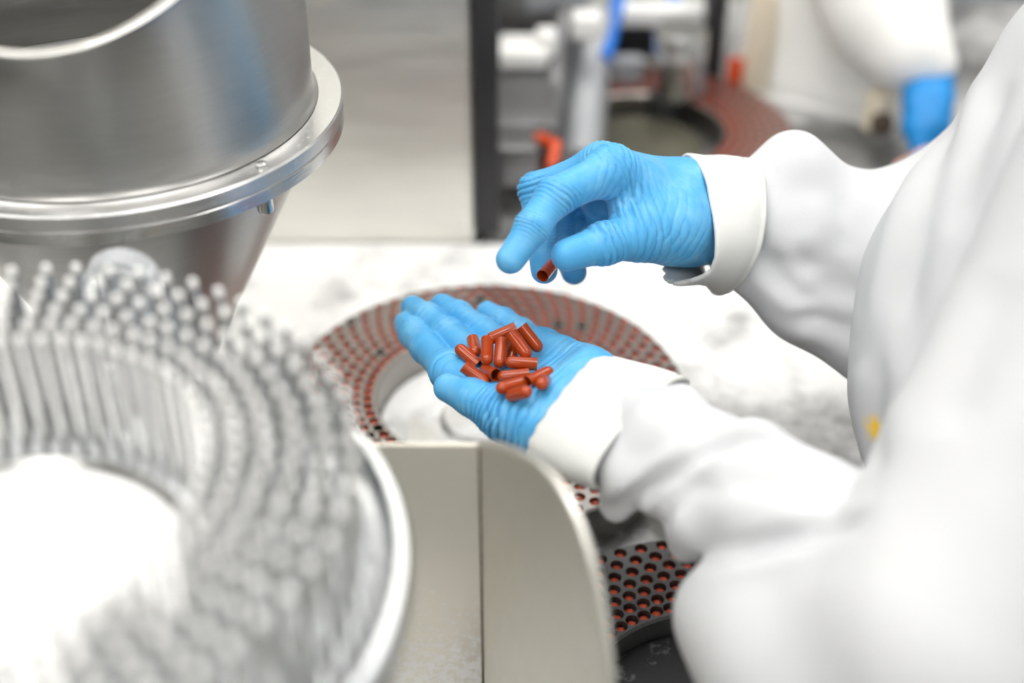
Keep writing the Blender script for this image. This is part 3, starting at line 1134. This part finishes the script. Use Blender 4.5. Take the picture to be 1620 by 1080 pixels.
def palm_l(f):
    up = (0, 0.2, 1.0)
    wr = P(887, 679, 0.7920); wu = P(927, 606, 0.8104)
    f.cone(wr, wu, 0.0200, 0.0170, 0.008)
    f.cone(P(906, 648, 0.8000), P(965, 664, 0.7856), 0.020, 0.018, 0.010)
    f.cone(wr, P(945, 700, 0.7760), 0.0205, 0.017, 0.012)
    f.cone(wu, P(985, 625, 0.7944), 0.0165, 0.015, 0.010)
    for a, b, r in ((P(880, 676, 0.7960), iM, 0.0105), (P(895, 652, 0.8000), mM, 0.0108), (P(910, 634, 0.8056), rM, 0.0105), (P(922, 614, 0.8080), pM, 0.0100)):
        f.cone(a, b, 0.0145, r, 0.014)
    # heel of the thumb and of the little finger
    f.cone(P(862, 676, 0.7856), P(806, 655, 0.8040), 0.0180, 0.0135, 0.010)
    f.cone(P(930, 602, 0.8120), P(884, 566, 0.8416), 0.0140, 0.0115, 0.012)
    # hollow of the cupped palm
    f.ball(P(815, 592, 0.8360) + Vector((0, 0, 0.034)), (0.036, 0.036, 0.026), 0.010, carve=True)


WR = []
for ch, amp in zip(LJ[:4], (1, 1, 1, 1)):
    pts = [p for p, r in ch]
    for j, w in ((1, 0.010), (2, 0.008), (0, 0.012)):
        ax = pts[j + 1] - pts[j]
        WR.append((pts[j], ax, w, ch[j][1] * 1.9, 0.0013, 2, j + len(WR)))
tp = [p for p, r in thumb]
WR.append((tp[1].lerp(tp[2], 0.35), tp[2] - tp[1], 0.022, 0.030, 0.0030, 6, 31))
WR.append((tp[1].lerp(tp[0], 0.35), tp[1] - tp[0], 0.024, 0.034, 0.0030, 4, 37))
WR.append((P(880, 580, 0.8240), P(880, 560, 0.8320) - P(940, 610, 0.8080), 0.03, 0.035, 0.0016, 5, 41))
glove_l = pchild('glove', build_glove('glove', LJ, palm_l, WR), M['glove'])
glove_l['label'] = 'blue glove on the open hand cupping the capsules'

# --- pinching hand (right), coming towards the camera out of its cuff
W2 = P(1100, 345, 0.870)
iK, mK, rK, pK = P(968, 268, 0.828), P(955, 262, 0.850), P(945, 268, 0.870), P(945, 285, 0.886)
RJ = []
idx = finger(iK, [(876, 312), (842, 360), (808, 410)], (0.043, 0.024, 0.022), (0.0120, 0.0105, 0.0096, 0.0082), (False, False, False))
RJ.append(idx)
mid = finger(mK, [(848, 300), (855, 372), (861, 428)], (0.047, 0.029, 0.021), (0.0115, 0.0102, 0.0095, 0.0082), (True, False, False))
RJ.append(mid)
RJ.append(finger(rK, [(884, 322), (892, 390), (908, 430)], (0.044, 0.028, 0.020), (0.011, 0.0098, 0.0092, 0.0080), (True, False, False)))
RJ.append(finger(pK, [(922, 335), (934, 372), (938, 396)], (0.030, 0.021, 0.017), (0.0105, 0.0100, 0.0090, 0.0075), (True, False, False)))
cm2 = P(1068, 368, 0.846)
th2 = finger(cm2, [(1012, 372), (955, 386), (896, 403)], (0.026, 0.027, 0.026), (0.0175, 0.0140, 0.0112, 0.0092), (False, False, False))
RJ.append(th2)


def palm_r(f):
    a, b = P(1085, 313, 0.874), P(1082, 362, 0.862)
    f.cone(a, b, 0.0195, 0.0195, 0.012)
    f.cone(a, P(1165, 318, 0.900), 0.0195, 0.021, 0.012)
    f.cone(b, P(1165, 372, 0.888), 0.0195, 0.020, 0.012)
    for s, e, r in ((P(1075, 318, 0.866), iK, 0.0128), (P(1080, 308, 0.878), mK, 0.0125), (P(1080, 320, 0.890), rK, 0.012), (P(1080, 335, 0.898), pK, 0.0115)):
        f.cone(s, e, 0.0155, r, 0.014)
    f.cone(P(1060, 350, 0.850), P(1000, 325, 0.836), 0.0185, 0.0115, 0.014)
    f.cone(P(1060, 345, 0.885), P(955, 325, 0.880), 0.016, 0.0125, 0.012)
    f.cone(P(1050, 362, 0.843), P(1005, 368, 0.831), 0.0185, 0.0145, 0.012)


WR = []
for ch in RJ[:4]:
    pts = [p for p, r in ch]
    for j, w in ((1, 0.013), (2, 0.009), (0, 0.012)):
        WR.append((pts[j], pts[j + 1] - pts[j], w, ch[j][1] * 1.7, 0.0016, 4, 50 + len(WR)))
tp2 = [p for p, r in th2]
WR.append((tp2[2], tp2[3] - tp2[2], 0.016, 0.024, 0.0026, 4, 71))
WR.append((tp2[1], tp2[2] - tp2[1], 0.022, 0.034, 0.0014, 4, 73))
WR.append((P(1060, 390, 0.838), Vector((1, 0.2, -0.8)), 0.030, 0.034, 0.0008, 5, 77))
WR.append((P(985, 275, 0.818), iK - P(1075, 312, 0.866), 0.020, 0.026, 0.0020, 4, 79))
WR.append((P(1000, 320, 0.828), Vector((1, 0, 0.4)), 0.020, 0.026, 0.0014, 4, 81))
glove_r = pchild('glove', build_glove('glove', RJ, palm_r, WR), M['glove'])
glove_r['label'] = 'blue glove on the raised hand pinching one capsule'


# --- coat: torso, both sleeves and trouser legs grown as one cloth surface
EL = P(1505, 1000, 0.64)          # elbow of the near arm
ER = P(1480, 430, 0.93)          # elbow of the far arm
SL = P(1900, 330, 0.665)
SR = P(1850, 140, 0.88)
CLO, CHI, CRES = (0.03, 0.10, 0.80), (0.74, 0.96, 1.64), 0.0031
f = Field(CLO, CHI, CRES)
# trunk
PEL = Vector((0.50, 0.48, 0.78)); CHE = Vector((0.47, 0.55, 1.30)); NEK = Vector((0.42, 0.58, 1.52))
f.cone(PEL, CHE, 0.165, 0.160, 0.06, flat=((0.75, -0.65, 0), 1.15))
f.cone(CHE, NEK, 0.15, 0.075, 0.08)
f.cone(SL, SR, 0.080, 0.085, 0.08)
# coat front hanging towards the machine
f.cone(P(1775, 150, 0.80), P(1615, 480, 0.80), 0.072, 0.078, 0.05)
f.cone(P(1615, 480, 0.80), P(1582, 640, 0.79), 0.078, 0.070, 0.05)
f.cone(P(1582, 640, 0.79), P(1580, 760, 0.78), 0.070, 0.060, 0.04)
# far arm
B0, B1, B2 = P(1175, 352, 0.896), P(1262, 380, 0.913), P(1360, 420, 0.928)
f.chain([B0, B1, B2, ER], [0.033, 0.044, 0.046, 0.055], 0.03)
f.chain([P(1195, 300, 0.888), P(1255, 262, 0.893), P(1320, 305, 0.903)], [0.010, 0.018, 0.012], 0.02)
f.chain([P(1155, 425, 0.878), P(1260, 492, 0.888), P(1370, 560, 0.888)], [0.008, 0.015, 0.020], 0.02)
f.chain([P(1235, 470, 0.876), P(1300, 500, 0.878), P(1380, 490, 0.878)], [0.006, 0.009, 0.010], 0.006)
f.cone(ER, SR, 0.055, 0.085, 0.05)
# near arm: the forearm with its pushed-up rolls, then the elbow and upper sleeve lapping over it
f2 = Field(CLO, CHI, CRES)
A0, A1, A2, A3 = P(1022, 688, 0.752), P(1120, 748, 0.727), P(1270, 835, 0.692), P(1420, 940, 0.66)
f2.chain([A0, A1, A2, A3], [0.027, 0.0305, 0.035, 0.039], 0.012)
f2.chain([P(975, 801, 0.738), P(993, 742, 0.728), P(1040, 685, 0.728), P(1080, 640, 0.742)], [0.0092, 0.0150, 0.0180, 0.0125], 0.008)
f2.chain([P(1040, 788, 0.720), P(1110, 738, 0.706), P(1190, 712, 0.700), P(1268, 770, 0.705)], [0.0078, 0.0125, 0.0150, 0.0125], 0.008)
f2.chain([P(1085, 863, 0.716), P(1105, 818, 0.700), P(1170, 788, 0.688), P(1260, 808, 0.678), P(1345, 852, 0.668)], [0.0096, 0.0143, 0.0175, 0.0180, 0.0172], 0.008)
f3 = Field(CLO, CHI, CRES)
f3.cone(SL, EL, 0.090, 0.062, 0.02)
f3.chain([P(1138, 962, 0.695), P(1200, 930, 0.682), P(1300, 925, 0.668), P(1420, 930, 0.655)], [0.0188, 0.0210, 0.0257, 0.0340], 0.015)
f3.chain([P(1160, 985, 0.695), P(1215, 1040, 0.680), P(1300, 1110, 0.66)], [0.0238, 0.0322, 0.0385], 0.02)
f3.cone(P(1290, 1000, 0.68), P(1460, 1010, 0.65), 0.040, 0.058, 0.03)
f.D = Field.smin(Field.smin(f.D, f2.D, 0.010), f3.D, 0.004)
V, F = f.mesh()
V = relax(V, F, 2, 0.5)
Nn = normals(V, F)
# drag folds: each is a line over the cloth, pressed in along its length with the cloth rising beside it
bv0 = BVHTree.FromPolygons([tuple(v) for v in V], [tuple(q) for q in F])


def press(V, Nn, line, amp, sig):
    pts = []
    for (a_, b_) in zip(line[:-1], line[1:]):
        n_ = max(2, int(math.hypot(b_[0] - a_[0], b_[1] - a_[1]) / 8))
        for q_ in range(n_):
            t_ = q_ / n_
            pts.append((a_[0] + (b_[0] - a_[0]) * t_, a_[1] + (b_[1] - a_[1]) * t_))
    pts.append(line[-1])
    P3 = []
    for i_, (u_, v_) in enumerate(pts):
        h_ = bv0.ray_cast(CAM, (P(u_, v_, 1.0) - CAM).normalized())[0]
        if h_ is not None:
            s_ = i_ / (len(pts) - 1)
            P3.append((h_, min(1.0, 4 * s_ + 0.25, 4 * (1 - s_) + 0.1)))
    out = np.zeros(len(V))
    if not P3:
        return out
    lo_ = np.array([list(p) for p, w in P3]).min(0) - 5 * sig
    hi_ = np.array([list(p) for p, w in P3]).max(0) + 5 * sig
    m_ = np.where(np.all((V > lo_) & (V < hi_), axis=1))[0]
    best = np.full(len(m_), 9.0); wt = np.zeros(len(m_))
    for p, w in P3:
        d_ = np.linalg.norm(V[m_] - np.array(list(p)), axis=1)
        b_ = d_ < best
        best[b_] = d_[b_]; wt[b_] = w
    prof = -np.exp(-(best / sig) ** 2) + 0.45 * np.exp(-((best - 2.4 * sig) / (1.1 * sig)) ** 2)
    out[m_] = amp * wt * prof
    return out


FOLDS = [
    ([(955, 818), (985, 800), (1020, 775), (1070, 745), (1130, 715), (1205, 692)], 0.0065, 0.0036),
    ([(1130, 702), (1180, 690), (1240, 706), (1290, 750)], 0.0035, 0.0045),
    ([(1052, 838), (1058, 800), (1085, 772), (1130, 752)], 0.0055, 0.0040),
    ([(1090, 800), (1160, 764), (1250, 765), (1320, 795)], 0.0030, 0.0050),
    ([(1120, 890), (1160, 874), (1220, 860), (1290, 846), (1375, 822)], 0.0060, 0.0042),
    ([(1218, 270), (1212, 330), (1200, 385), (1165, 428), (1124, 455)], 0.0030, 0.0028),
    ([(1200, 395), (1225, 432), (1262, 466), (1300, 474)], 0.0045, 0.0045),
    ([(1215, 400), (1250, 420), (1300, 415)], 0.0025, 0.0060),
    ([(1250, 500), (1310, 505), (1350, 530)], 0.0040, 0.0055),
    ([(1330, 300), (1345, 350), (1335, 410)], 0.0030, 0.0080),
    ([(1520, 150), (1470, 300), (1440, 420), (1420, 560)], 0.0060, 0.0100),
    ([(1590, 120), (1540, 240), (1500, 380)], 0.0060, 0.0110),
    ([(1390, 560), (1385, 660), (1392, 760)], 0.0040, 0.0080),
    ([(1600, 420), (1540, 560), (1480, 700)], 0.0040, 0.0160),
]
tot = np.zeros(len(V))
for ln_, am_, sg_ in FOLDS:
    tot += press(V, Nn, ln_, am_, sg_)
V = V + Nn * tot[:, None]
V = relax(V, F, 2, 0.5)
Nn = normals(V, F)
# soft drag folds of the cloth
ang = (V @ np.array([0.8, -0.2, 0.9]))
V = V + Nn * (vnoise(V, 12.0, 3) * 0.0016 + vnoise(V * np.array([1, 1, 0.45]), 26.0, 8) * 0.0005)[:, None]
V = relax(V, F, 1, 0.5)
coat = pchild('lab_coat', np_mesh('lab_coat', V, F), M['coat'])
coat_bvh = BVHTree.FromPolygons([tuple(v) for v in V], [tuple(q) for q in F])
hit = coat_bvh.ray_cast(CAM, (P(1384, 678, 1.0) - CAM).normalized())[0]
if hit:
    M['coat'].node_tree.nodes['stain'].inputs[1].default_value = hit


def cuff(r0, r1, rim, seed, droop=0.0):
    """sleeve cuff: an open band of doubled cloth lofted between two slanted rims (centre, top, near side);
    rim(theta) pushes the edge out along the band"""
    seg = 96
    (c0_, t0_, n0_), (c1_, t1_, n1_) = r0, r1
    A0_, B0_, A1_, B1_ = t0_ - c0_, n0_ - c0_, t1_ - c1_, n1_ - c1_
    ax = (c1_ - c0_).normalized()
    prof = [(0.0, -0.0010), (0.02, 0.0010), (0.08, 0.0013), (0.3, 0.0010), (0.6, 0.0012), (0.86, 0.0012), (0.90, 0.0003), (0.94, 0.0012), (1.0, 0.0004),
            (1.0, -0.003), (0.5, -0.0018), (0.03, -0.0016)]
    vs, fs = [], []
    for i in range(seg):
        a = 2 * math.pi * i / seg
        for (s_, off) in prof:
            c = c0_.lerp(c1_, s_)
            d = A0_.lerp(A1_, s_) * math.cos(a) + B0_.lerp(B1_, s_) * math.sin(a)
            q = c + d + d.normalized() * off
            qa = np.array([list(q)])
            n_ = vnoise(qa, 45.0, seed)[0] * 0.0018 + vnoise(qa, 160.0, seed + 1)[0] * 0.0004
            vs.append(q + d.normalized() * n_ - (ax + Vector((0, 0, droop))) * rim(a) * max(0.0, 1 - s_ * 2.5))
    n = len(prof)
    for i in range(seg):
        j = (i + 1) % seg
        for k in range(n):
            k2 = (k + 1) % n
            fs.append([i * n + k, j * n + k, j * n + k2, i * n + k2])
    me = mesh_from('cuff', vs, fs)
    bm = bmesh.new(); bm.from_mesh(me)
    bmesh.ops.recalc_face_normals(bm, faces=bm.faces[:])
    bm.to_mesh(me); bm.free()
    me.polygons.foreach_set('use_smooth', [True] * len(me.polygons))
    return me


cl = link('cuff', cuff((P(907, 645, 0.793), P(957, 560, 0.805), P(856, 658, 0.759)), (P(1016, 685, 0.752), P(1074, 600, 0.766), P(962, 705, 0.715)),
                       lambda a: 0.0015 * math.sin(3 * a + 1) + 0.0006 * math.sin(19 * a), 11), M['cuff'], coat)
cl['label'] = 'turned white cuff of the near sleeve'


def rim2(a):
    # frayed tongue of cloth on the lower far side (theta = pi is the bottom, 3/2 pi the far side)
    low = max(0.0, math.cos(a - math.radians(208)))
    return 0.026 * low ** 5 + (0.0016 * math.sin(23 * a) + 0.0012 * math.sin(41 * a + 1)) * low ** 2


cr = link('cuff', cuff((P(1098, 338, 0.870), P(1082, 243, 0.882), P(1127, 335, 0.840)), (P(1160, 360, 0.894), P(1170, 256, 0.906), P(1214, 340, 0.855)), rim2, 13, 0.55), M['cuff'], coat)
cr['label'] = 'white cuff of the far sleeve with a frayed lower edge'

g = Field((0.30, 0.26, 0.0), (0.70, 0.70, 0.95), 0.007)
for hx, hy in ((0.44, 0.40), (0.56, 0.56)):
    g.cone((hx, hy, 0.84), (hx, hy, 0.50), 0.090, 0.075, 0.06)
    g.cone((hx, hy, 0.50), (hx, hy, 0.10), 0.075, 0.060, 0.03)
V, F = g.mesh(); V = relax(V, F, 2)
pchild('trousers', np_mesh('trousers', V, F), M['coat'])

# --- head (above the frame) with hood and mask, and shoes
HD = Vector((0.33, 0.66, 1.66))
fw = Vector((-0.72, 0.69, -0.25)).normalized(); rt = fw.cross(Vector((0, 0, 1))).normalized(); hu = rt.cross(fw)
ax3 = [list(fw), list(rt), list(hu)]
g = Field((0.15, 0.40, 1.40), (0.62, 0.86, 1.86), 0.005)
g.ball(HD, (0.095, 0.075, 0.115), 0.02, ax3)
g.ball(HD + fw * 0.045 - hu * 0.065, (0.048, 0.045, 0.045), 0.03, ax3)
g.cone(HD + fw * 0.088 + hu * 0.012, HD + fw * 0.112 - hu * 0.025, 0.008, 0.013, 0.012)
for sgn in (-1, 1):
    g.ball(HD + fw * 0.088 + rt * 0.031 * sgn + hu * 0.012, (0.016, 0.017, 0.011), 0.004, ax3, carve=True)
    g.ball(HD + fw * 0.080 + rt * 0.031 * sgn + hu * 0.012, (0.012, 0.013, 0.011), 0.003, ax3)
    g.ball(HD + rt * 0.078 * sgn - fw * 0.005, (0.022, 0.010, 0.032), 0.008, ax3)
g.cone(HD + fw * 0.090 - hu * 0.058 - rt * 0.02, HD + fw * 0.090 - hu * 0.058 + rt * 0.02, 0.006, 0.006, 0.006)
g.cone(HD - hu * 0.07 - fw * 0.01, NEK - Vector((0, 0, 0.03)), 0.055, 0.060, 0.03)
V, F = g.mesh(); V = relax(V, F, 2)
body = pchild('body', np_mesh('body', V, F), M['skin'])
g = Field((0.15, 0.38, 1.38), (0.64, 0.88, 1.90), 0.005)
g.ball(HD - fw * 0.008 + hu * 0.006, (0.110, 0.094, 0.130), 0.02, ax3)
g.cone(HD - hu * 0.08 - fw * 0.02, NEK - Vector((0, 0, 0.04)), 0.068, 0.080, 0.03)
g.cone(HD + fw * 0.06 - hu * 0.03, HD + fw * 0.25 - hu * 0.03, 0.068, 0.09, 0.01, carve=True)
V, F = g.mesh(); V = relax(V, F, 2)
hood = pchild('hood', np_mesh('hood', V, F), M['coat'])
g = Field((0.15, 0.40, 1.40), (0.62, 0.90, 1.86), 0.004)
g.ball(HD + fw * 0.050 - hu * 0.052, (0.070, 0.062, 0.055), 0.02, ax3)
V, F = g.mesh(); V = relax(V, F, 2)
pchild('face_mask', np_mesh('face_mask', V, F), M['mask'])
for hx, hy in ((0.44, 0.40), (0.56, 0.56)):
    g = Field((hx - 0.3, hy - 0.2, -0.02), (hx + 0.2, hy + 0.3, 0.16), 0.005)
    g.cone((hx, hy, 0.045), (hx - 0.12, hy + 0.11, 0.035), 0.045, 0.035, 0.02)
    g.cone((hx, hy, 0.05), (hx, hy, 0.11), 0.045, 0.05, 0.02)
    V, F = g.mesh(); V[:, 2] = np.maximum(V[:, 2], 0.0); V = relax(V, F, 1)
    pchild('shoe', np_mesh('shoe', V, F), M['shoe'])

# ------------------------------------------------------------------ loose capsule bodies
def capsule_mesh(name, L=0.0185, r=0.0038, seg=20):
    """one open half: domed at the far end (+x), open with a thin wall at -x"""
    prof = [(-L / 2, r * 0.90), (-L / 2, r)]
    nb = 5
    prof += [(L / 2 - r * 1.0, r * 0.97)]
    for i in range(1, nb + 1):
        a = math.pi / 2 * i / nb
        prof.append((L / 2 - r + r * math.sin(a), max(r * 0.97 * math.cos(a), 1e-5)))
    inner = [(-L / 2, r * 0.90), (L / 2 - r * 1.1, r * 0.87)]
    for i in range(1, nb + 1):
        a = math.pi / 2 * i / nb
        inner.append((L / 2 - r * 1.1 + r * 0.85 * math.sin(a), max(r * 0.87 * math.cos(a), 1e-5)))
    full = [(q[1], q[0]) for q in inner[::-1]] + [(q[1], q[0]) for q in prof[1:]]
    me = lathe(name, full, seg)
    me.transform(Matrix.Rotation(math.pi / 2, 4, 'Y'))
    return me


cap_me = capsule_mesh('capsule_half')
glove_bvh = BVHTree.FromObject(glove_l, bpy.context.evaluated_depsgraph_get())


def palm_hit(u, v):
    loc = glove_bvh.ray_cast(CAM, (P(u, v, 1.0) - CAM).normalized())[0]
    return loc


GR = 'loose capsule halves heaped in the gloved palm'
# pixel of the two ends (open end first, dome second), height above the palm in capsule radii, label
CAPS = [
    ((757, 578), (722, 547), 1.0, 'rust capsule half at the finger end of the palm heap, torn mouth towards the thumb', 'm'),
    ((732, 578), (775, 610), 1.1, 'rust capsule half lying along the thumb below the dark open mouth', ''),
    ((785, 593), (764, 583), 1.0, 'short capsule half showing its dark round open mouth to the viewer', 'm'),
    ((771, 536), (770, 576), 2.6, 'upright capsule half, dome down, on the finger side of its upright twin', ''),
    ((794, 537), (790, 581), 2.8, 'upright capsule half, dome down, between its upright twin and the glossy horizontal one', ''),
    ((816, 519), (770, 538), 4.2, 'capsule half lying across the top of the two upright ones', ''),
    ((808, 526), (838, 566), 4.2, 'leaning capsule half on top of the heap beside the crossing one', ''),
    ((824, 515), (856, 556), 2.8, 'capsule half on the little finger side of the heap, farthest from the thumb', ''),
    ((851, 576), (798, 572), 3.0, 'glossy horizontal capsule half in the middle of the heap', ''),
    ((838, 592), (786, 597), 1.4, 'capsule half lying flat behind the round open mouth', ''),
    ((835, 605), (874, 585), 1.8, 'capsule half pointing its dome at the near cuff', 'm'),
    ((828, 605), (786, 616), 1.6, 'capsule half lying low along the base of the thumb', ''),
    ((812, 632), (834, 612), 1.6, 'short stubby capsule half resting against the thumb base', ''),
    ((862, 602), (856, 608), 1.6, 'capsule half seen end on as a small round dome near the cuff', ''),
    ((748, 537), (752, 560), 1.0, 'half hidden capsule half behind the one with the torn mouth', ''),
    ((812, 543), (808, 577), 1.4, 'capsule half buried under the leaning one, only a strip showing', ''),
]
RC = 0.0038
for (a, b, h, lab, fl) in CAPS:
    mid_uv = ((a[0] + b[0]) / 2, (a[1] + b[1]) / 2)
    q = palm_hit(*mid_uv)
    if q is None:
        q = P(mid_uv[0], mid_uv[1], 0.83)
    # raise towards the viewer by h radii above the palm
    sight = (CAM - q).normalized()
    cpos = q + sight * (h * RC / max(0.35, sight.z))
    d0 = project(cpos)[2]
    pa, pb = P(a[0], a[1], d0), P(b[0], b[1], d0)
    img = pb - pa
    Lr = 0.0185
    if img.length < Lr:
        # tilt the half out of the picture plane until its length is right
        ext = math.sqrt(max(Lr * Lr - img.length_squared, 0.0))
        sd = (cpos - CAM).normalized()
        sgn = 1.0 if fl == 'm' else -1.0
        direc = (img + sd * ext * sgn)
        if abs(direc.normalized().z) > 0.75:
            direc.z *= 0.6
    else:
        direc = img
    direc.normalize()
    o = link('capsule_half', cap_me, M['capsule'], None, cpos)
    o.rotation_euler = direc.to_track_quat('X', 'Z').to_euler()
    tag(o, lab, 'capsule', GR)
# the one held between thumb and middle finger
pc = (tp2[3] + mid[-1][0]) / 2
o = link('capsule_half', cap_me, M['capsule'], None, P(868, 425, project(pc)[2] - 0.004))
dd = (P(885, 407, project(pc)[2] + 0.012) - P(864, 432, project(pc)[2] - 0.004)).normalized()
o.rotation_euler = dd.to_track_quat('X', 'Z').to_euler()
tag(o, 'rust capsule half pinched between thumb and fingertip of the raised hand', 'capsule', None)
o['group'] = 'capsule half held in the raised hand'
